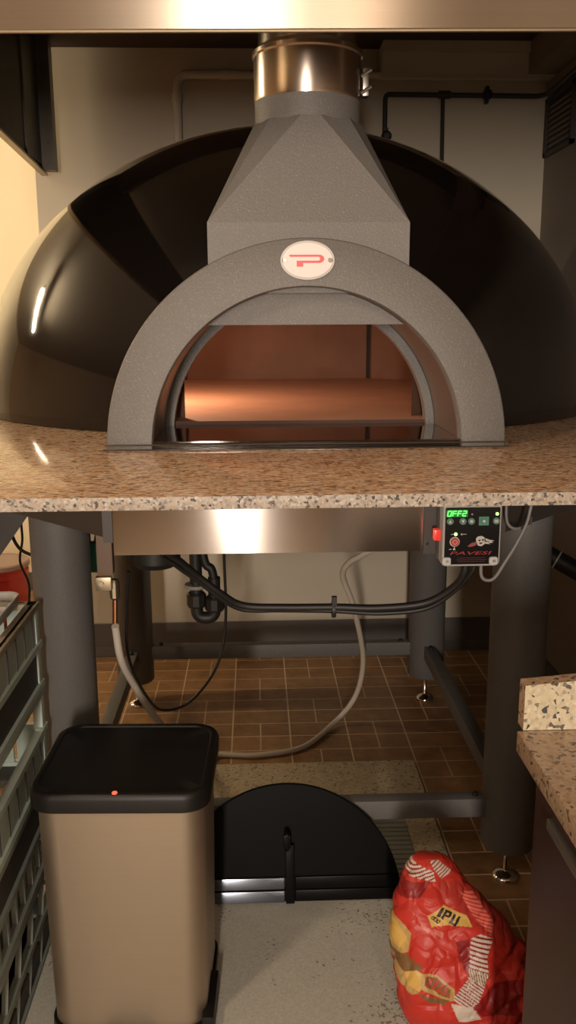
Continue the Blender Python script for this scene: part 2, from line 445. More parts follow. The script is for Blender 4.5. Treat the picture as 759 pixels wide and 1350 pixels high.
def arc(r, n=64, cx=OX, cz=ZA, sz=1.0): return [(cx+r*math.cos(PI*k/n), cz+r*sz*math.sin(PI*k/n)) for k in range(n+1)]
# arched mouth: outer shell runs back into the dome, inner face is a short tunnel
YF = 1.665
b = nb()
n = 72
Ro, Ri = .381, .295
so, si = 1.012, 1.012
def loop(r, y, s): return [b.verts.new((p[0], y, p[1])) for p in arc(r, n, sz=s)]
o0 = loop(Ro-.003, YF, so); o1 = loop(Ro, YF+.003, so); o2 = loop(Ro, 2.02, so)
i0 = loop(Ri+.002, YF, si); i1 = loop(Ri, YF+.003, si); i2 = loop(Ri, YF+.035, si)
for A, B in ((o0, i0), (o0, o1), (o1, o2), (i0, i1), (i1, i2)):
    for k in range(n): b.faces.new((A[k], A[k+1], B[k+1], B[k]))
arch = obj('mouth_arch', b, M_grey, oven, angle=50)
b = nb()
A = [b.verts.new((p[0], YF+.035, p[1])) for p in arc(Ri, n, sz=si)]; B = [b.verts.new((p[0], 1.94, p[1])) for p in arc(Ri, n, sz=si)]
for k in range(n): b.faces.new((A[k], A[k+1], B[k+1], B[k]))
obj('mouth_tunnel', b, M_tunnel, oven, angle=50)
b = nb()  # inner ring at the end of the tunnel
P, Q = arc(Ri+.02, n, sz=si), arc(.277, n, sz=si)
A = [b.verts.new((p[0], 1.925, p[1])) for p in P]; B = [b.verts.new((p[0], 1.925, p[1])) for p in Q]; D = [b.verts.new((p[0], 1.96, p[1])) for p in Q]
for k in range(n): b.faces.new((A[k], A[k+1], B[k+1], B[k])); b.faces.new((B[k], B[k+1], D[k+1], D[k]))
obj('mouth_ring', b, M_grey, oven, angle=50)
# lintel: segment of the arch cut flat along its lower edge
b = nb()
zl = 1.442
pts = [p for p in arc(Ri-.001, 90, sz=si) if p[1] > zl]
h = math.sqrt(max(0, 1-((zl-ZA)/(Ri*si))**2))*Ri
pts = [(OX+h, zl)] + pts + [(OX-h, zl)]
prism_poly(b, pts, 'y', 1.715, 1.720); obj('smoke_lintel', b, M_grey, oven, False)
# ledge, sill, floor, chamber
b = nb(); box(b, OX-.293, OX+.293, 1.668, 1.94, ZG+.001, 1.226); obj('mouth_ledge', b, M_ledge, oven, False)
b = nb(); box(b, OX-.388, OX+.388, 1.640, YF-.001, ZG+.0006, 1.2125); sl = obj('sill_plate', b, M_tunnel, oven, False)
b = nb(); sweep(b, [(OX-.392, 1.640, 1.2125), (OX+.392, 1.640, 1.2125)], .0017, 6); obj('sill_edge', b, M_chrome, sl)
b = nb(); sweep(b, [(OX-.385, 1.660, 1.2205), (OX+.385, 1.660, 1.2205)], .0015, 6); obj('sill_edge', b, M_chrome, sl)
wplan = [(-.16, 2.02), (-.50, 2.35), (-.60, 2.75), (-.51, 3.14), (-.262, 3.36), (.43, 3.38), (.66, 3.18), (.79, 2.75), (.69, 2.38), (.36, 2.02)]
plan = [(-.30, 1.945), (-.53, 2.35), (-.62, 2.75), (-.52, 3.14), (-.262, 3.37), (.43, 3.39), (.67, 3.19), (.81, 2.75), (.72, 2.35), (.50, 1.945)]
b = nb(); prism_poly(b, plan, 'z', 1.2108, 1.2335)
for f in b.faces:
    f.normal_update(); f.material_index = 0 if abs(f.normal.z) > .5 else 1  # side faces coloured dark to stand in for the ledge's reflection
obj('oven_floor', b, [M_stone, simple('stone_edge_reflection', (.07, .03, .018), .7)], oven, False)
b = nb()
A = [b.verts.new((x, y, 1.211)) for x, y in wplan]; B = [b.verts.new((x, y, 1.50)) for x, y in wplan]
D = [b.verts.new((OX+(x-OX)*.6, 2.7+(y-2.7)*.6, 1.64)) for x, y in wplan]
for k in range(len(wplan)-1):
    b.faces.new((A[k], A[k+1], B[k+1], B[k])); b.faces.new((B[k], B[k+1], D[k+1], D[k]))
b.faces.new(D)
ch = obj('chamber_wall', b, M_brick, oven, False)
for (x, y) in ((.43, 3.374), (-.262, 3.354)):
    b = nb(); box(b, x-.006, x+.006, y-.012, y, 1.234, 1.50); obj('brick_seam', b, M_seam, ch, False)
# flue hood: box, square-to-round transition, collar
b = nb()
hx0, hx1, hy0, hy1 = OX-.183, OX+.190, 1.685, 1.98
FX, FY, FR = .1085, 1.825, .1015
zb0, zb1, zc0, zc1 = 1.50, 1.626, 1.818, 1.866
bl = [b.verts.new(p) for p in ((hx0, hy0, zb0), (hx1, hy0, zb0), (hx1, hy1, zb0), (hx0, hy1, zb0))]
bu = [b.verts.new(p) for p in ((hx0, hy0, zb1), (hx1, hy0, zb1), (hx1, hy1, zb1), (hx0, hy1, zb1))]
for k in range(4): b.faces.new((bl[k], bl[(k+1) % 4], bu[(k+1) % 4], bu[k]))
angs = [10, 45, 80]
R2 = FR/math.cos(math.radians(14))
ring = [b.verts.new((FX+R2*math.cos(math.radians(q*90+a)), FY+R2*math.sin(math.radians(q*90+a)), zc0)) for q in range(4) for a in angs]
for q in range(4):
    c = bu[(q+2) % 4]; nxt = bu[(q+3) % 4]
    r_ = ring[q*3:q*3+3]
    b.faces.new((c, r_[1], r_[0])); b.faces.new((c, r_[2], r_[1])); b.faces.new((c, nxt, ring[(q*3+3) % 12], r_[2]))
lathe(b, [(FR, zc0-.008), (FR, zc1)], FX, FY, 0, 56, cap=False)
obj('flue_hood', b, M_grey, oven, angle=9)
b = nb()
lathe(b, [(.1020, 1.858), (.1030, 1.862), (.1030, 1.936), (.1060, 1.939), (.1060, 1.946), (.1030, 1.949), (.098, 1.952), (.094, 1.956), (.094, 2.47)], FX, FY, 0, 72, cap=False)
fp = obj('flue_pipe', b, M_steel_pipe, oven, angle=40)
b = nb()   # clamp latch on the right of the pipe
box(b, FX+.104, FX+.116, 1.80, 1.826, 1.868, 1.918, 0, .002)
for z in (1.878, 1.908): sweep(b, [(FX+.100, 1.798, z-.006), (FX+.120, 1.798, z+.006)], .0035, 8)
obj('pipe_clamp', b, M_zinc, fp)
b = nb(); box(b, FX-.101, FX-.055, 1.730, 1.7325, 1.958, 2.02); obj('pipe_sticker', b, simple('pale_sticker', (.45, .42, .38), .5), fp, False)
# badge
bx, bz, by = .099, 1.5572, YF
b = nb()
E2 = [(bx+.0495*math.cos(2*PI*k/64), bz+.0345*math.sin(2*PI*k/64)) for k in range(64)]
prism_poly(b, E2, 'y', by-.0035, by-.0005); bd = obj('oven_badge', b, M_badge_rim, oven, False)
b = nb(); prism_poly(b, [(bx+.0455*math.cos(2*PI*k/64), bz+.0305*math.sin(2*PI*k/64)) for k in range(64)], 'y', by-.0048, by-.003); obj('badge_face', b, M_badge, bd, False)
b = nb()
def bp(u, v): return (bx+(u-357)*.0495/197, bz-(v-225)*.0345/132)
st = [(222, 188), (440, 188)] + [(440+38*math.sin(PI*k/12), 216-28*math.cos(PI*k/12)) for k in range(1, 12)] + [(440, 244), (325, 244), (325, 268), (278, 268), (278, 228), (434, 228)] + [(434+14*math.sin(PI*k/8), 215+13*math.cos(PI*k/8)) for k in range(1, 8)] + [(434, 202), (228, 202)]
prism_poly(b, [bp(*p) for p in st], 'y', by-.0056, by-.0047); obj('badge_letter', b, M_red, bd, False)
for sx in (-1, 1):
    b = nb(); lathe(b, [(.0038, -.0058), (.0048, -.0045), (.0048, -.003)], bx+sx*.0415, by, bz, 16, 'y'); obj('badge_screw', b, M_chrome, bd)
# octagonal base skirt under the worktop
ap = .965; hs = ap*math.tan(PI/8); oy = 2.665
def octo(a):
    h = a*math.tan(PI/8); return [(OX-h, oy-a), (OX+h, oy-a), (OX+a, oy-h), (OX+a, oy+h), (OX+h, oy+a), (OX-h, oy+a), (OX-a, oy+h), (OX-a, oy-h)]
b = nb()
Z0, Z1 = 1.032, 1.188
pts = octo(ap); pin = octo(ap-.012)
for (P, Q) in ((pts, pin),):
    a0 = [b.verts.new((*p, Z0)) for p in P]; a1 = [b.verts.new((*p, Z1)) for p in P]; c0 = [b.verts.new((*p, Z0)) for p in Q]; c1 = [b.verts.new((*p, Z1)) for p in Q]
    for k in range(8):
        j = (k+1) % 8
        for q in ((a0[k], a0[j], a1[j], a1[k]), (c0[k], c0[j], c1[j], c1[k]), (a0[k], a0[j], c0[j], c0[k])): b.faces.new(q)
b.faces.new(a1)
# gusset at the left corner
obj('base_skirt', b, M_skirt, oven, False)
b = nb(); prism_poly(b, [(-.545, 1.031), (-.82, 1.031), (-.82, .66)], 'y', 2.30, 2.31); obj('corner_gusset', b, M_skirt, oven, False)
# steel front panel (shallow folded box)
b = nb(); YP = 1.655
box(b, -.277, .325, YP, YP+.03, 1.007, 1.186, 0, .0015)
obj('front_panel', b, M_steel, oven, angle=30)
b = nb(); box(b, .326, .372, YP+.004, YP+.045, 1.0, 1.186); obj('panel_bracket', b, M_skirt, oven, False)
b = nb(); box(b, -.298, -.279, YP+.01, YP+.05, 1.03, 1.186); obj('panel_bracket', b, M_skirt, oven, False)
# legs with levelling feet, cross bars
LX, LY = (-.470, .648), (2.055, 3.185)
zbot = .105
for ix, x in enumerate(LX):
    for iy, yy in enumerate(LY):
        b = nb(); lathe(b, [(.066, zbot), (.069, zbot+.004), (.069, 1.186)], x, yy, 0, 48); lg = obj('leg', b, M_grey_dark, oven, angle=50)
        b = nb(); lathe(b, [(.034, 0.0), (.036, .004), (.034, .010), (.022, .017), (.010, .021), (.0065, .024), (.0065, zbot+.01)], x, yy, 0, 32)
        obj('levelling_foot', b, M_chrome, lg, angle=50)
zq0, zq1 = .190, .242
def bar(x0, x1, y0, y1, bolts):
    b = nb(); box(b, x0, x1, y0, y1, zq0, zq1, 0, .003); o = obj('crossbar', b, M_grey_dark, oven, angle=30)
    for p in bolts:
        b = nb(); lathe(b, [(.008, 0), (.008, .006), (.005, .009)], p[0], p[1], zq1, 12); obj('bolt', b, M_rubber, o)
bar(LX[0]+.06, LX[1]-.06, 2.035, 2.075, ((LX[1]-.09, 2.055), (LX[0]+.09, 2.055)))
bar(LX[0]+.06, LX[1]-.06, 3.165, 3.205, ((LX[1]-.10, 3.185), (LX[0]+.10, 3.185)))
for x in LX: bar(x-.02, x+.02, 2.115, 3.125, ((x, 2.15), (x, 3.09)))
# control box
cx0, cx1, cz0, cz1, yc = .350, .462, .990, 1.132, 1.600
cxm = (cx0+cx1)/2
b = nb(); stack(b, [[(p[0], y_, p[1]) for p in rrect((cx1-cx0)*s, (cz1-cz0)*s, .009, cxm, (cz0+cz1)/2, 5)] for y_, s in ((yc+.054, .985), (yc+.004, 1), (yc, .98))])
cb = obj('control_box', b, M_box_grey, oven, angle=40)
b = nb(); box(b, cx0-.001, cx1+.001, yc+.02, yc+.05, cz0+.012, cz1-.004); obj('box_rear_housing', b, M_box_side, cb, False)
k = (cx1-cx0-.003)/(608-183)      # panel artwork: zoomed pixels -> metres on the panel face
def cp(u, v): return (cxm+(u-396)*k, cz0+.004+(500-v)*k)
yf = yc-.0006
def plate(name, u0, u1, v0, v1, m, d=.001):
    b = nb(); p, q = cp(u0, v1), cp(u1, v0); box(b, p[0], q[0], yf-d, yf, p[1], q[1]); return obj(name, b, m, cb, False)
b = nb(); p, q = cp(196, 497), cp(601, 66); stack(b, [[(x, y_, z) for x, z in rrect(q[0]-p[0], q[1]-p[1], .003, (p[0]+q[0])/2, (p[1]+q[1])/2, 3)] for y_ in (yf-.0004, yf)]); obj('panel_face', b, M_screen, cb, False)
b = nb(); p, q = cp(203, 136), cp(360, 84); box(b, p[0], q[0], yf-.0009, yf-.0003, p[1], q[1]); obj('display_window', b, simple('green_display_glow', (.01, .08, .01), .4, emit=(.02, .35, .03), estr=.35), cb, False)
SEGM = {'0': 'abcdef', 'F': 'aefg', '2': 'abged'}
b = nb()
def segbar(p0, p1, w=3.6):
    (x0_, y0_), (x1_, y1_) = p0, p1
    dx, dy = x1_-x0_, y1_-y0_; L = math.hypot(dx, dy); nx, ny = -dy/L*w, dx/L*w
    prism_poly(b, [cp(x0_+nx, y0_+ny), cp(x1_+nx, y1_+ny), cp(x1_-nx, y1_-ny), cp(x0_-nx, y0_-ny)], 'y', yf-.0016, yf-.0009)
for i, ch_ in enumerate('0FF2'):
    u0 = 210+i*37; W = 24; sh = 6
    tl, tr, ml, mr, bl_, br = (u0+sh, 92), (u0+sh+W, 92), (u0+sh/2, 110), (u0+sh/2+W, 110), (u0, 129), (u0+W, 129)
    sg = {'a': (tl, tr), 'b': (tr, mr), 'c': (mr, br), 'd': (bl_, br), 'e': (ml, bl_), 'f': (tl, ml), 'g': (ml, mr)}
    for s in SEGM[ch_]: segbar(*sg[s])
obj('display_digits', b, M_digit, cb, False)
def disc(name, u, v, r, m, d=.0018, ringm=None):
    b = nb(); p = cp(u, v); lathe(b, [(r*k, -d), (r*k, 0)], p[0], yf, p[1], 24, 'y'); return obj(name, b, m, cb)
disc('indicator_light', 577, 116, 11, M_led_g); disc('indicator_light', 392, 117, 7, M_led_off); disc('indicator_light', 276, 266, 12, M_led_g)
plate('button_plate', 444, 518, 136, 202, M_btn_bright)
for u in (231, 325, 388, 481, 572):
    b = nb(); p = cp(u, 169); lathe(b, [(25*k, -.0022), (25*k, 0)], p[0], yf, p[1], 24, 'y')
    lathe(b, [(25*k, -.0026), (25*k, -.0021), (21*k, -.0021), (21*k, -.0026)], p[0], yf, p[1], 24, 'y', 1, cap=False)
    if u == 231: prism_poly(b, [cp(231, 158), cp(219, 180), cp(243, 180)], 'y', yf-.003, yf-.002, 1)
    elif u == 325: prism_poly(b, [cp(325, 182), cp(313, 158), cp(337, 158)], 'y', yf-.003, yf-.002, 1)
    elif u == 388: prism_poly(b, [cp(378, 160), cp(398, 160), cp(398, 178), cp(378, 178)], 'y', yf-.003, yf-.002, 1)
    elif u == 481: lathe(b, [(10*k, -.003), (10*k, -.002)], p[0], yf, p[1], 16, 'y', 1)
    else:
        for dx in (-9, 0, 9): prism_poly(b, [cp(u+dx-3, 158), cp(u+dx+3, 158), cp(u+dx+3, 180), cp(u+dx-3, 180)], 'y', yf-.003, yf-.002, 1)
    obj('push_button', b, [M_btn, M_btn_ring], cb)
b = nb(); p = cp(270, 324); lathe(b, [(37*k, -.001), (37*k, 0)], p[0], yf, p[1], 28, 'y', 1); lathe(b, [(31*k, -.004), (31*k, 0)], p[0], yf, p[1], 28, 'y')
lathe(b, [(17*k, -.0043), (17*k, -.0041), (14*k, -.0041), (14*k, -.0043)], p[0], yf, p[1], 20, 'y', 1, cap=False)
obj('red_button', b, [simple('red_push_button', (.50, .05, .04), .4), M_print_w], cb)
b = nb()
for (u0, u1, v0, v1) in ((240, 262, 265, 269), (318, 356, 265, 269), (267, 272, 284, 290), (267, 272, 360, 376), (230, 248, 378, 383), (260, 276, 374, 386)):
    p, q = cp(u0, v1), cp(u1, v0); box(b, p[0], q[0], yf-.001, yf-.0003, p[1], q[1])
p = cp(320, 267); lathe(b, [(7*k, -.001), (7*k, -.0003)], p[0], yf, p[1], 12, 'y')
obj('printed_marks', b, M_print_w, cb, False)
# emblem: a pale rounded face with swept-back strands and a red scarf
b = nb()
for poly in ([(428, 300), (440, 286), (470, 282), (490, 292), (500, 312), (492, 345), (470, 360), (445, 355), (430, 330)],
             [(488, 296), (530, 312), (565, 318), (540, 326), (560, 334), (520, 336), (538, 345), (495, 340)]):
    prism_poly(b, [cp(*q_) for q_ in poly], 'y', yf-.001, yf-.0003)
for poly in ([(445, 312), (460, 308), (462, 318), (448, 322)], [(470, 306), (486, 308), (484, 318), (472, 316)], [(452, 334), (476, 330), (474, 340), (456, 344)], [(496, 318), (530, 324), (528, 329), (498, 326)]):
    prism_poly(b, [cp(*q_) for q_ in poly], 'y', yf-.0014, yf-.0009, 1)
prism_poly(b, [cp(*q_) for q_ in [(366, 360), (395, 335), (430, 325), (440, 342), (415, 358), (385, 364)]], 'y', yf-.001, yf-.0003, 2)
obj('panel_emblem', b, [M_print_w, M_screen, simple('dull_red_print', (.30, .06, .05), .5)], cb, False)
b = nb(); p = cp(393, 412); letters(b, 'PAVESI', 26*k*1.35, p[0], yf-.0008, p[1], 312*k, .0003, .25); obj('brand_lettering', b, M_print_r, cb, False)
b = nb()
for v in (448, 462, 476): p, q = cp(300 if v != 462 else 285, v+1.6), cp(500 if v != 462 else 515, v-1.6); box(b, p[0], q[0], yf-.001, yf-.0003, p[1], q[1])
obj('small_print', b, simple('faint_red_print', (.13, .012, .012), .5), cb, False)
for u in (213, 563):
    b = nb(); p = cp(u, 471); stack(b, [[(x, y_, z) for x, z in rrect(.0165*s, .0155*s, .004, p[0], p[1], 4)] for y_, s in ((yf, 1), (yf-.003, 1), (yf-.004, .9))])
    lathe(b, [(.003, -.0052), (.003, -.003)], p[0]+.001, yf, p[1], 14, 'y', 1)
    obj('corner_cap', b, [simple('pale_grey_cap', (.55, .54, .53), .45), M_zinc], cb, angle=40)
b = nb(); p = cp(122, 290); box(b, cx0-.012, cx0+.001, yc+.016, yc+.036, p[1]-.011, p[1]+.011, 0, .003); obj('rocker_switch', b, M_rocker, cb)
b = nb(); lathe(b, [(.003, -.004), (.003, 0)], .333, YP+.003, 1.022, 12, 'y'); obj('screw', b, M_chrome, cb)

# ------------------------------------------------------------------ granite worktop around the dome
b = nb(); box(b, -.848, 1.165, 1.21, 3.685, 1.1905, ZG, 0, .0018)
for f in b.faces:
    f.normal_update(); f.material_index = 0 if abs(f.normal.z) > .5 else 1  # one stone: top's brown reflection and paler sides put into two colours
tag(obj('granite_worktop', b, [M_gran, M_gran_e], None, angle=20), 'brown speckled granite worktop slab the black oven dome stands on', 'worktop')

# ------------------------------------------------------------------ under-oven plumbing and cables
def tube(name, pts, r, m, label, cat, group=None, n=10, seg=10):
    b = nb(); sweep(b, spline(pts, n), r, seg); o = obj(name, b, m, None, angle=60); return tag(o, label, cat, group)

t = thing('drain_trap', 'black plastic U-bend drain trap hanging under the steel front panel', 'drain trap', (-.16, 2.5, .6))
b = nb(); sweep(b, fillet([(-.181, 2.5, 1.03), (-.181, 2.5, .585), (-.128, 2.5, .585), (-.128, 2.5, .71)], .026, 8), .0185, 16); obj('trap_bend', b, M_rubber, t)
b = nb(); lathe(b, [(.034, -.005), (.036, 0), (.034, .005)], -.181, 2.5, .686, 24); obj('trap_ring', b, simple('pale_ring', (.30, .28, .24), .5), t)
for x, z in ((-.181, .645), (-.128, .632)):
    b = nb(); lathe(b, [(.026, -.024), (.029, -.018), (.029, .014), (.024, .02)], x, 2.5, z, 10); obj('trap_nut', b, M_rubber, t, angle=20)
b = nb(); sweep(b, spline([(-.128, 2.5, .70), (-.135, 2.5, .735), (-.158, 2.5, .78), (-.17, 2.5, 1.03)]), .013, 12); obj('waste_pipe', b, M_rubber, t)

t = thing('gas_burner', 'round black burner housing under the left end of the steel panel', 'gas burner', (-.29, 2.0, .95))
b = nb(); lathe(b, [(.02, .893), (.045, .898), (.058, .912), (.062, 1.03)], -.235, 1.97, 0, 32); obj('burner_body', b, M_rubber, t)
b = nb(); lathe(b, [(.012, .882), (.026, .887), (.028, .905), (.028, 1.03)], -.270, 2.06, 0, 24); obj('burner_cup', b, M_rubber, t)
t = thing('gas_valve', 'small brown valve box with brass fitting left of the steel panel', 'gas valve', (-.36, 1.95, .9))
b = nb(); box(b, -.366, -.330, 1.95, 1.98, .882, 1.03, 0, .003); obj('valve_box', b, M_card, t)
b = nb(); box(b, -.368, -.332, 1.93, 1.95, .850, .882, 0, .002); lathe(b, [(.006, -.006), (.006, 0)], -.354, 1.93, .868, 10, 'y'); obj('fitting_plate', b, M_brass, t)
b = nb(); lathe(b, [(.009, .820), (.012, .825), (.012, .862), (.009, .868)], -.330, 1.962, 0, 10); obj('fitting_nut', b, M_brass, t, angle=20)
b = nb(); sweep(b, [(-.330, 1.962, .83), (-.333, 1.962, .762)], .006, 10); obj('copper_pipe', b, M_copper, t)
t = thing('junction_box', 'teal green box half hidden beside the front left oven leg', 'junction box', (-.41, 2.16, .83))
b = nb(); box(b, -.432, -.394, 2.145, 2.175, .832, .908, 0, .003); obj('box_body', b, M_teal, t)
b = nb(); sweep(b, spline([(-.405, 2.16, .905), (-.402, 2.16, .94), (-.412, 2.17, .98), (-.41, 2.17, 1.05)]), .005, 8); obj('box_cable', b, M_rubber, t)
b = nb(); box(b, -.43, -.42, 2.170, 2.175, .90, 1.06); obj('mounting_strip', b, M_skirt, t, False)

tube('gas_hose', [(-.333, 1.962, .755), (-.329, 2.0, .655), (-.314, 2.1, .543), (-.288, 2.2, .423), (-.255, 2.35, .28), (-.22, 2.52, .12), (-.185, 2.68, .03), (-.14, 2.745, .011), (-.006, 2.735, .011), (.152, 2.79, .011), (.271, 2.95, .02), (.335, 2.96, .09),
     (.360, 2.9, .20), (.354, 2.8, .348), (.298, 2.6, .578), (.254, 2.5, .706), (.266, 2.45, .762), (.304, 2.4, .802), (.38, 2.32, .88), (.42, 2.28, 1.03)], .0092, M_hose,
     'long pale grey hose looping from the copper pipe across the floor', 'hose')
tube('thin_cable', [(-.300, 1.985, .88), (-.314, 2.02, .774), (-.326, 2.1, .615), (-.31, 2.3, .422), (-.28, 2.4, .338), (-.206, 2.45, .34), (-.125, 2.45, .447), (-.095, 2.45, .588), (-.094, 2.42, .797), (-.096, 2.4, 1.03)], .0042, M_rubber,
     'thin black cable hanging in a deep loop in front of the baseboard', 'cable')
cable_pts = [(-.205, 1.88, 1.03), (-.200, 1.86, .966), (-.163, 1.82, .947), (-.123, 1.78, .925), (-.076, 1.75, .897), (-.030, 1.72, .880), (.053, 1.71, .878), (.155, 1.70, .880), (.246, 1.69, .880), (.337, 1.68, .892), (.388, 1.66, .930), (.402, 1.635, .965), (.404, 1.63, .989)]
tube('power_cable', cable_pts, .0075, M_rubber, 'thicker black power cable slung below the steel panel to the control box', 'cable')
tube('signal_cable', [(p[0]-.012*(i < 3)+.006*(i > 7), p[1]+.018, p[2]-.015+.003*math.sin(i*1.3)) for i, p in enumerate(cable_pts[:-2])] + [(.420, 1.645, .965), (.424, 1.640, .989)], .0052, M_rubber,
     'thinner black cable running just below the power cable', 'cable')
b = nb(); lathe(b, [(.017, -.004), (.018, 0), (.017, .004)], .155, 1.708, .873, 12, 'x'); box(b, .150, .160, 1.69, 1.70, .886, .904)
tag(obj('cable_tie', b, M_rubber), 'black cable tie bundling the two cables under the steel panel', 'cable tie')
tube('lamp_wire', [(.486, 1.66, 1.15), (.487, 1.66, 1.093), (.490, 1.66, 1.063), (.501, 1.66, 1.050), (.518, 1.665, 1.048), (.538, 1.67, 1.052), (.55, 1.70, 1.06)], .0030, M_wire, 'short grey wire curling up beside the control box', 'wire')
tube('probe_wire', [(.540, 1.65, 1.15), (.532, 1.65, 1.092), (.523, 1.645, 1.059), (.503, 1.64, 1.02), (.481, 1.635, .985), (.462, 1.63, .958), (.447, 1.63, .953), (.436, 1.63, .962), (.434, 1.63, .989)], .0034, M_wire,
     'grey probe wire looping from the worktop to the underside of the control box', 'wire')
tube('hanging_wire', [(-.90, 3.1, 1.0), (-.888, 3.1, .80), (-.882, 3.1, .717), (-.857, 3.1, .655), (-.81, 3.1, .626), (-.74, 3.1, .61), (-.66, 3.1, .615)], .006, M_rubber, 'black wire sagging behind the front left leg towards the right', 'wire')
tube('dangling_wire', [(-.845, 3.2, .98), (-.868, 3.2, .75), (-.870, 3.2, .66), (-.884, 3.2, .575), (-.858, 3.2, .49), (-.862, 3.2, .40), (-.87, 3.2, .20)], .0045, M_rubber, 'black wire hanging straight down left of the front left leg', 'wire')
t = thing('waste_pipe', 'black pipe end with pale ring behind the front right leg', 'pipe', (1.0, 2.8, .66))
b = nb(); sweep(b, [(.94, 2.86, .695), (1.165, 2.74, .575)], .031, 20); obj('pipe_body', b, M_rubber, t)
b = nb(); sweep(b, [(1.008, 2.824, .6587), (1.012, 2.822, .6566)], .0335, 20); obj('pipe_ring', b, M_hose, t)

# ------------------------------------------------------------------ oven door leaning on the front crossbar
b = nb()
DR = .288; dx = .0655
tilt = math.atan2(.058, .245)
t = thing('oven_door', 'black half-round oven door standing on the floor against the crossbar', 'oven door', (dx, 1.966, .0075))
t.rotation_euler = (-tilt, 0, 0)
prism_poly(b, [(DR*math.cos(PI*k/64), .002+DR*1.03*math.sin(PI*k/64)) for k in range(65)], 'y', 0, .004); obj('door_panel', b, M_black_gl, t, False, True)
b = nb(); A = [(DR*math.cos(PI*k/64), .002+DR*1.03*math.sin(PI*k/64)) for k in range(65)]; sweep(b, [(p[0], .002, p[1]) for p in A], .003, 6); obj('door_rim', b, M_black_gl, t, True, True)
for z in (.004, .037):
    b = nb(); box(b, -DR+.004, -.006, -.012, 0, z, z+.029, 0, .003); obj('bottom_rail', b, M_rail, t, True, True)  # bluish bright half: reflected light put into the steel colour
    b = nb(); box(b, .020, DR-.006, -.008, 0, z, z+.029, 0, .003); obj('bottom_rail', b, M_black_gl, t, True, True)  # other half of the rail, black to paint in its dark reflection
b = nb(); box(b, -.004, .018, -.020, 0, .004, .150, 0, .002); obj('centre_bar', b, M_black_gl, t, True, True)
b = nb(); sweep(b, fillet([(.0, 0, .185), (.0, -.035, .185), (.0, -.035, .145), (.0, 0, .145)], .006), .006, 10); box(b, -.009, .009, -.04, -.03, .148, .182, 0, .002); obj('door_handle', b, M_black_gl, t, True, True)

# ------------------------------------------------------------------ pedal bin
BC = (-.272, 1.70)
t = thing('waste_bin', 'satin steel rectangular waste bin with black plastic lid', 'waste bin', (*BC, 0), None, -math.radians(2.2))
def L(w, d, r, z, cx=0, cy=0): return [(p[0], p[1], z) for p in rrect(w, d, r, cx, cy, 8)]
b = nb(); stack(b, [L(.318, .276, .045, .022), L(.332, .288, .045, .50), L(.334, .29, .045, .524)]); obj('bin_body', b, M_steel_bin, t, True, True, 50)
b = nb(); stack(b, [L(.328, .285, .046, 0), L(.332, .289, .048, .004), L(.330, .287, .047, .024)]); obj('bin_base', b, M_black_pl, t, True, True)
b = nb(); box(b, .150, .176, -.14, .0, 0.0, .045, 0, .006); obj('bin_side_foot', b, M_black_pl, t, True, True)
b = nb(); stack(b, [L(.346, .300, .05, .518), L(.356, .312, .052, .522), L(.358, .314, .053, .548), L(.352, .308, .052, .558), L(.344, .300, .05, .561), L(.326, .280, .044, .5605), L(.322, .276, .043, .5575), L(.24, .2, .04, .5560), L(.06, .05, .02, .5555)])
lid = obj('bin_lid', b, M_black_pl, t, True, True, 50)
b = nb(); box(b, -.085, .085, .14, .166, .528, .553, 0, .004); obj('lid_hinge', b, M_black_pl, lid, True, True)
b = nb(); lathe(b, [(.0055, .5605), (.005, .5625)], -.003, -.148, 0, 12); obj('indicator_light', b, simple('red_indicator', (.6, .05, .03), .3, emit=(1, .12, .06), estr=1.5), lid, True, True)
b = nb(); box(b, -.05, .05, -.175, -.135, .006, .022, 0, .004); obj('bin_pedal', b, M_black_pl, t, True, True)

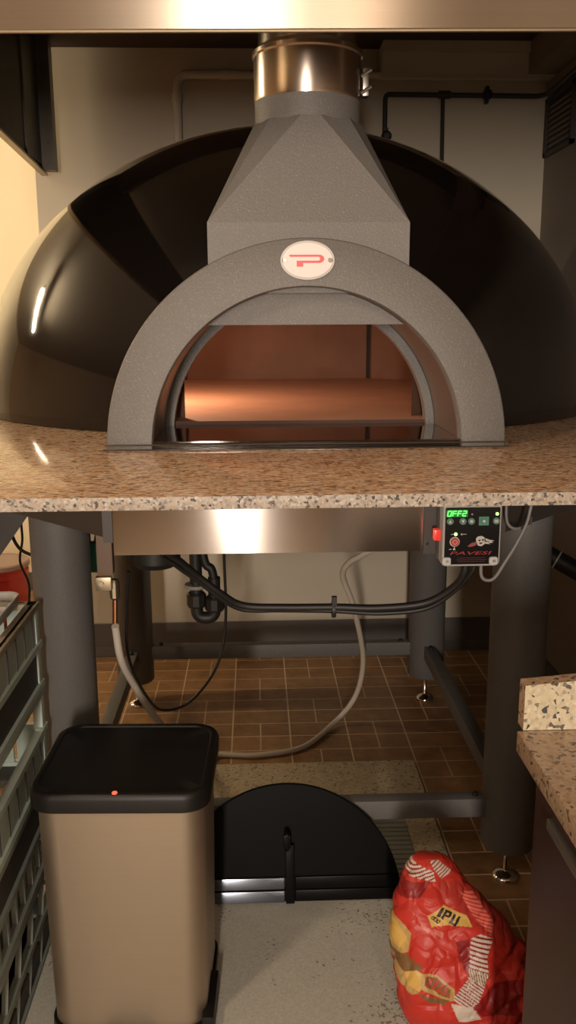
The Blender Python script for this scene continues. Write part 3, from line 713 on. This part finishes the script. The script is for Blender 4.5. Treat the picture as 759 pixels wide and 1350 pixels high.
# ------------------------------------------------------------------ crates on the left
CX0, CX1, CY0, CY1, CH = -.905, -.505, 1.32, 1.95, .2057
crate_labels = ['worn grey-green plastic crate on top of the stack holding the pale tray', 'open-sided grey-green crate second from the top of the stack',
                'dark dusty crate third from the top of the stack', 'dark crate with curved bars at the bottom of the stack']
for lev in range(4):
    z0 = CH*(3-lev)
    t = thing('plastic_crate', crate_labels[lev], 'crate', ((CX0+CX1)/2, (CY0+CY1)/2, z0), 'stacked plastic crates')
    z1 = z0+CH-.001; H = z1-z0; m = M_crate if lev < 2 else M_crate_d
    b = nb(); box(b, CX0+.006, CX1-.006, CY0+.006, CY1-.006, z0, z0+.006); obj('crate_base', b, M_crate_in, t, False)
    for (x, yy) in ((CX0, CY0), (CX1-.022, CY0), (CX0, CY1-.03), (CX1-.022, CY1-.03)):
        b = nb(); box(b, x, x+.022, yy, yy+.03, z0+.001, z1, 0, .003); obj('corner_post', b, m, t)
    b = nb()
    for (a, c, d, e) in ((CX1-.024, CX1+.003, CY0, CY1+.003), (CX0-.003, CX0+.024, CY0, CY1+.003), (CX0, CX1, CY1-.024, CY1+.003), (CX0, CX1, CY0, CY0+.024)):
        box(b, a, c, d, e, z1-.014, z1, 0, .002)
    obj('top_rim', b, M_crate_rim if lev == 0 else m, t)
    b = nb()
    zm = z0+H*.48
    for zz in (zm, z0+.002):
        box(b, CX1-.014, CX1+.004, CY0, CY1, zz, zz+.014); box(b, CX0, CX0+.014, CY0, CY1, zz, zz+.014); box(b, CX0, CX1, CY1-.014, CY1+.002, zz, zz+.014); box(b, CX0, CX1, CY0, CY0+.014, zz, zz+.014)
    obj('side_rail', b, m, t, False)
    # slatted band and recessed band
    sl0, sl1, dk0, dk1 = {0: (zm, z1, z0, zm), 1: (z0, zm, None, None), 2: (None, None, zm, z1), 3: (None, None, z0, z0+.06)}[lev]
    b = nb()
    if sl0 is not None:
        yy = CY0+.03
        box(b, CX1-.010, CX1-.004, CY0+.02, CY1-.025, sl0, sl1)
        while yy < CY1-.03:
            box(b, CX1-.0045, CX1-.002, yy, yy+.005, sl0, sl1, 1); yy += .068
        xx = CX0+.03
        while xx < CX1-.06:
            box(b, xx, xx+.042, CY1-.012, CY1-.004, sl0, sl1); xx += .05
    elif lev == 2:
        for k in range(9):
            yy = CY0+.05+k*.065; bb = nb(); box(bb, CX1-.016, CX1-.004, yy, yy+.012, z0+.006, zm); obj('side_bar', bb, m, t, False)
    else:
        for k in range(6):
            yy = CY0+.05+k*.10
            sweep(b, spline([(CX1-.008, yy, z0+.01), (CX1-.006, yy+.03, z0+H*.45), (CX1-.008, yy+.075, z1-.01)], 6), .007, 6)
    if lev != 2: obj('side_slats', b, [m, M_crate_in], t, False)
    else: b.free()
    if dk0 is not None:
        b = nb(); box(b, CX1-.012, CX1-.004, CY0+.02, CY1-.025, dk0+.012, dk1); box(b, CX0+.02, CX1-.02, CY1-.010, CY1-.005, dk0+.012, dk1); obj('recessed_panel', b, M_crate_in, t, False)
for (x, y, z) in ((-.56, 1.80, 2*CH+.007), (-.545, 1.66, 2*CH+.007), (-.55, 1.72, CH+.007)):
    b = nb()
    bmesh.ops.create_icosphere(b, subdivisions=2, radius=.022)
    for v in b.verts: v.co = V((x, y, z+.012)) + V((v.co.x, v.co.y*1.3, v.co.z*.55))*(1+.35*noise.noise(v.co*60+V((x*50, y*50, 0))))
    zmin = min(v.co.z for v in b.verts)
    for v in b.verts: v.co.z += z-zmin
    lab = {0: 'orange brown dried scrap at the back inside the second crate', 1: 'orange brown dried scrap at the front inside the second crate', 2: 'dried brown scrap lying inside the third crate'}[0 if y > 1.75 else (1 if z > .3 else 2)]
    tag(obj('dried_scrap', b, M_scrap), lab, 'scrap', 'dried scraps in the crates')
# compartment tray
b = nb(); tz = 4*CH+.0005
tx0, tx1, ty0, ty1 = -.895, -.537, 1.74, 1.945
stack(b, [[(p[0], p[1], z) for p in rrect(tx1-tx0-i_, ty1-ty0-i_, .03, (tx0+tx1)/2, (ty0+ty1)/2, 6)] for z, i_ in ((tz, .012), (tz+.024, 0), (tz+.026, .004), (tz+.024, .012), (tz+.006, .018))])
for k in range(1, 4):
    x = tx0+(tx1-tx0)*k/4; box(b, x-.004, x+.004, ty0+.008, ty1-.008, tz+.004, tz+.023)
ym = (ty0+ty1)/2; box(b, tx0+.008, tx1-.008, ym-.004, ym+.004, tz+.004, tz+.023)
tag(obj('compartment_tray', b, M_tray, None, angle=40), 'pale grey compartment tray lying on the top crate', 'tray')
# red buckets in the alcove
for (x, y, s, h, lab) in ((-1.215, 4.05, .13, .34, 'taller red plastic bucket with greyish lid behind the crates'), (-1.235, 3.62, .12, .345, 'red bucket with pale lid in front of the taller bucket')):
    t = thing('plastic_bucket', lab, 'bucket', (x, y, 0), 'red buckets behind the crates')
    b = nb(); lathe(b, [(s*.84, 0), (s*.86, .005), (s*.97, h-.06), (s*1.0, h-.058), (s*1.0, h-.03), (s*.98, h-.03), (s, h)], x, y, 0, 40); obj('bucket_body', b, M_bucket, t)
    b = nb(); lathe(b, [(s*1.02, h-.016), (s*1.06, h-.012), (s*1.06, h+.006), (s*1.0, h+.012), (s*.95, h+.006), (.001, h+.006)], x, y, 0, 40); obj('bucket_lid', b, M_lid, t)

# ------------------------------------------------------------------ counter on the right
b = nb()
box(b, .352, 1.16, .25, 1.098, .870, .900, 0, .002)
for f in b.faces: f.normal_update(); f.material_index = 0
v0 = len(b.verts)
prism_poly(b, [(.3605, .9002), (1.16, .9002), (1.16, 1.03), (.3605, .9655)], 'y', 1.098, 1.122, 1)
b.faces.ensure_lookup_table()
ct = obj('granite_counter', b, [M_gran_c, M_gran_u], None, angle=20)
# same stone: ends and top browner, front paler, facing-dependent light put into colour
for p in ct.data.polygons:
    if p.material_index == 1 and abs(p.normal.y) < .5: p.material_index = 0
tag(ct, 'pale speckled granite counter with short upstand at lower right', 'countertop')
t = thing('base_cabinet', 'dark brown glossy base cabinet under the granite counter', 'cabinet', (.75, .7, 0))
b = nb(); box(b, .380, 1.15, .27, 1.09, .0, .868, 0, .002); obj('cabinet_body', b, M_cab, t, False)
b = nb(); box(b, .372, .381, .45, 1.02, .80, .815, 0, .002); obj('edge_profile', b, M_cab_strip, t)

# ------------------------------------------------------------------ red flour sack
def lerp_tab(tab, z):
    for (z0, v0), (z1, v1) in zip(tab, tab[1:]):
        if z <= z1: return v0+(v1-v0)*(z-z0)/(z1-z0)
    return tab[-1][1]
XL = [(0, .315), (.035, .293), (.067, .281), (.14, .270), (.214, .268), (.27, .277), (.31, .290), (.345, .312), (.364, .334)]
XR = [(0, .560), (.05, .575), (.10, .566), (.15, .545), (.19, .522), (.24, .484), (.30, .432), (.34, .392), (.364, .360)]
DY = [(0, .060), (.03, .080), (.10, .085), (.2, .072), (.3, .045), (.345, .024), (.364, .006)]
YC = [(0, 1.56), (.1, 1.565), (.2, 1.58), (.3, 1.605), (.364, 1.63)]
RWS, SGS = 270, 460
def inside(p, poly):
    x, y = p; c = False; j = len(poly)-1
    for i in range(len(poly)):
        (xi, yi), (xj, yj) = poly[i], poly[j]
        if (yi > y) != (yj > y) and x < (xj-xi)*(y-yi)/(yj-yi)+xi: c = not c
        j = i
    return c
RED, DRED, WHT, YEL, TAN, BRN, BLK, PNK = (.50, .034, .022), (.24, .012, .012), (.60, .50, .42), (.62, .38, .10), (.46, .30, .11), (.20, .10, .035), (.02, .016, .012), (.62, .16, .12)
ART = [  # printed areas of the sack front: outline, colour, optional stripe (angle, period, second colour)
    ([(95, 300), (150, 205), (290, 190), (225, 265)], DRED, None),
    ([(85, 235), (135, 178), (150, 192), (105, 250), (72, 300)], WHT, None),
    ([(165, 105), (205, 58), (255, 75), (200, 128)], WHT, None),
    ([(135, 175), (205, 115), (305, 150), (310, 195), (215, 180)], WHT, (70, 15, DRED)),
    ([(285, 95), (330, 105), (400, 160), (340, 185), (305, 140)], WHT, (60, 14, DRED)),
    ([(320, 190), (420, 200), (560, 330), (680, 440), (690, 560), (560, 470), (430, 350), (330, 260)], (.40, .035, .025), None),
    ([(420, 240), (480, 260), (580, 430), (560, 470), (470, 350)], PNK, (-60, 13, RED)),
    ([(385, 470), (450, 455), (445, 640), (420, 610), (395, 560)], DRED, None),
    ([(455, 455), (500, 440), (568, 480), (530, 560), (532, 640), (442, 600)], WHT, (-68, 22, DRED)),
    ([(440, 600), (535, 640), (515, 700), (435, 665)], WHT, (-10, 11, BRN)),
    ([(435, 665), (515, 700), (470, 810), (430, 812), (350, 765)], WHT, (-50, 15, DRED)),
    ([(455, 815), (560, 690), (680, 690), (680, 880), (500, 880)], DRED, None),
    ([(350, 785), (455, 812), (500, 900), (390, 900)], WHT, None),
    ([(225, 378), (268, 410), (258, 430), (228, 402)], PNK, None), ([(285, 405), (330, 430), (322, 452), (288, 430)], PNK, None),
    ([(75, 420), (95, 385), (135, 395), (182, 440), (160, 545), (110, 590), (78, 560)], TAN, None),
    ([(85, 440), (125, 410), (160, 470), (140, 540), (95, 545)], YEL, None),
    ([(95, 590), (150, 560), (230, 600), (200, 660), (150, 660), (110, 650)], BRN, None),
    ([(150, 660), (200, 625), (245, 655), (215, 740), (160, 720)], YEL, None),
    ([(95, 620), (150, 665), (165, 720), (215, 745), (180, 770), (120, 730)], TAN, None),
    ([(225, 640), (290, 640), (370, 710), (365, 770), (310, 770), (220, 720)], TAN, None),
    ([(240, 655), (290, 655), (350, 710), (345, 755), (300, 745), (235, 700)], (.42, .06, .03), (30, 26, BRN)),
    ([(205, 745), (300, 770), (345, 765), (320, 805), (250, 790)], BRN, None),
    ([(258, 345), (335, 288), (385, 318), (440, 345), (468, 405), (350, 385), (275, 400)], YEL, None),
]
def text_polys():
    P = []
    def put(poly, ox, oy, s, a):
        ca, sa = math.cos(a), math.sin(a)
        P.append([(ox+s*(x*ca-y*sa), oy+s*(x*sa+y*ca)) for x, y in poly])
    G = {'I': [[(0, 0), (.3, 0), (.3, 1), (0, 1)]], 'P': [[(0, 0), (.25, 0), (.25, 1), (0, 1)], [(.25, 0), (.7, 0), (.7, .6), (.25, .6), (.25, .4), (.47, .4), (.47, .2), (.25, .2)]],
         'U': [[(0, 0), (.25, 0), (.25, 1), (0, 1)], [(.45, 0), (.7, 0), (.7, 1), (.45, 1)], [(.25, .78), (.45, .78), (.45, 1), (.25, 1)]],
         '0': [[(0, 0), (.18, 0), (.18, 1), (0, 1)], [(.37, 0), (.55, 0), (.55, 1), (.37, 1)], [(.18, 0), (.37, 0), (.37, .2), (.18, .2)], [(.18, .8), (.37, .8), (.37, 1), (.18, 1)]]}
    a = math.radians(32)
    for ch_, d in (('I', 0), ('P', 22), ('U', 66)):
        for g in G[ch_]: put(g, 326+d*math.cos(a), 296+d*math.sin(a), 52, a)
    a = math.radians(35)
    for i in range(3):
        for g in G['0']: put(g, 285+i*14*math.cos(a), 340+i*14*math.sin(a), 24, a)
    return P
TXT = text_polys()
def art(x, z):
    u, v = 515+(x-.269)/.001612+13, 1135+1.36*(.363-z)/.00179+5
    p = ((u-500)*3.795, (v-1120)*3.795)
    if any(inside(p, q) for q in TXT): return BLK
    col = RED
    for poly, c, st in ART:
        if inside(p, poly):
            if st:
                a = math.radians(st[0]); w = (p[0]*math.cos(a)+p[1]*math.sin(a))/st[1]
                c = st[2] if (w-math.floor(w)) < .42 else c
            col = c
    return col
b = nb()
cl = b.verts.layers.float_color.new('print')
rows = []
for i in range(RWS+1):
    z = .352*(i/RWS)**.96
    xl, xr, dy, yc_ = lerp_tab(XL, z), lerp_tab(XR, z), lerp_tab(DY, z), lerp_tab(YC, z)
    row = []
    for k_ in range(SGS):
        a = (PI*k_/110) if k_ < 110 else PI+PI*(k_-110)/350; ca, sa = math.cos(a), math.sin(a)
        ex = .75
        x = (xl+xr)/2+(xr-xl)/2*math.copysign(abs(ca)**ex, ca); y = yc_+dy*math.copysign(abs(sa)**ex, sa)
        p0 = V((x, y, z))
        q = V((x*9, y*9, z*9))
        d = .012*noise.noise(q*.9+V((3, 1, 0)))
        w_ = V((noise.noise(q*1.5), noise.noise(q*1.5+V((9, 0, 0))), 0))*.25
        d -= .022*(max(0, .32-abs(noise.noise(q*1.0+w_+V((1, 5, 2)))))-.2)
        d -= .016*(max(0, .25-abs(noise.noise(V((x*16+z*9, y*14, z*15-x*8))+V((4, 4, 1)))))-.12)
        d -= .0075*(max(0, .22-abs(noise.noise(V((x*34-z*16, y*28, z*30+x*10))+V((7, 2, 3)))))-.1)
        if x > .47: d += .012*(.5-abs(noise.noise(V((x*22, y*18, z*24)))*1.8))*min(1, (x-.47)/.04)
        nv = V((ca*.6, sa, .25)).normalized()
        taper = min(1, (.364-z)/.03)*min(1, .2+z/.03)
        vert = b.verts.new(p0+nv*d*taper); vert.co.z = max(vert.co.z, .0005)
        vert[cl] = (*art(x, z), 1)
        row.append(vert)
    rows.append(row)
for i in range(RWS):
    for k_ in range(SGS): b.faces.new((rows[i][k_], rows[i][(k_+1) % SGS], rows[i+1][(k_+1) % SGS], rows[i+1][k_]))
b.faces.new(rows[0]); b.faces.new(rows[-1])
m_, nt_, pb_ = mat('printed_paper_sack')
ca_ = N(nt_, 'ShaderNodeVertexColor', layer_name='print'); nt_.links.new(ca_.outputs['Color'], pb_.inputs['Base Color'])
pb_.inputs['Roughness'].default_value = .42; pb_.inputs['Specular IOR Level'].default_value = .35
tag(obj('flour_sack', b, m_, None, True, False, 180), 'crumpled red printed flour sack slumped on the floor by the cabinet', 'sack')
bpy.data.objects['flour_sack'].location.z = .0065

# ------------------------------------------------------------------ lights
def lamp(name, label, p0, p1, strength, col, r=.018):
    t = thing(name, label, 'lamp', p0)
    b = nb(); sweep(b, [p0, p1], r, 12)
    m, nt, pb = mat('lamp_tube'); pb.inputs['Emission Color'].default_value = (*col, 1); pb.inputs['Emission Strength'].default_value = strength
    pb.inputs['Base Color'].default_value = (.8, .8, .8, 1)
    obj('lamp_tube', b, m, t)
    b = nb(); sweep(b, [V(p0)+V((0, 0, .05)), V(p1)+V((0, 0, .05))], .025, 8); obj('lamp_housing', b, M_white_pipe, t)
    for f in (.15, .85):
        q = V(p0).lerp(V(p1), f); b = nb(); sweep(b, [q+V((0, 0, .06)), V((q.x, q.y, 2.598))], .004, 8); obj('suspension_rod', b, M_zinc, t)
    return t
WARM = (1.0, .77, .57)
lamp('fluorescent_lamp', 'long tube lamp in the side room beyond the crates', (-1.95, 3.02, 2.30), (-3.15, 3.14, 2.30), 270, (1, .80, .53))
def area(name, loc, target, sx, sy, power, col, spread=180):
    li = bpy.data.lights.new(name, 'AREA'); li.shape = 'RECTANGLE'; li.size = sx; li.size_y = sy; li.energy = power; li.color = col; li.spread = math.radians(spread)
    o = bpy.data.objects.new(name, li); C.objects.link(o); o.location = loc
    o.rotation_euler = (V(target)-V(loc)).to_track_quat('-Z', 'Y').to_euler(); return o
area('ceiling_light_side', (-1.3, .1, 2.45), (-.2, 1.8, 1.0), .22, .6, 19, WARM)
area('ceiling_light_front', (.27, -1.0, 2.50), (.1, 2.0, .9), .25, .9, 11, WARM)
area('rear_fill_light', (-.36, -2.9, 1.45), (-.1, 3.0, .8), .14, .95, 132, (1, .85, .72))  # unseen light behind the camera, shaped to brighten the wall under the worktop
li = bpy.data.lights.new('oven_lamp', 'POINT'); li.energy = 14; li.color = (1, .60, .36); li.shadow_soft_size = .03
o = bpy.data.objects.new('oven_lamp', li); C.objects.link(o); o.location = (-.33, 2.42, 1.46)

w = bpy.data.worlds.new('room_ambient'); bpy.context.scene.world = w; w.use_nodes = True
bg = w.node_tree.nodes['Background']; bg.inputs[0].default_value = (1, .8, .63, 1); bg.inputs[1].default_value = .12

# ------------------------------------------------------------------ camera
P_, Y_, R_ = math.radians(12.3), math.radians(2.1), math.radians(.3)
fw = V((math.sin(Y_)*math.cos(P_), math.cos(Y_)*math.cos(P_), -math.sin(P_)))
rt = V((math.cos(Y_), -math.sin(Y_), 0)); up = rt.cross(fw)
r2 = rt*math.cos(R_)-up*math.sin(R_); u2 = rt*math.sin(R_)+up*math.cos(R_)
cam = bpy.data.cameras.new('camera'); co = bpy.data.objects.new('camera', cam); C.objects.link(co)
cam.sensor_fit = 'VERTICAL'; cam.sensor_height = 24; cam.lens = 1158/1350*24; cam.clip_start = .05
mw = Matrix((r2, u2, -fw)).transposed().to_4x4(); mw.translation = V((0, 0, 1.45)); co.matrix_world = mw
sc = bpy.context.scene; sc.camera = co
sc.view_settings.view_transform = 'Standard'; sc.view_settings.look = 'None'
sc.view_settings.exposure = 0; sc.view_settings.gamma = 1
sc.cycles.max_bounces = 8; sc.cycles.use_denoising = True
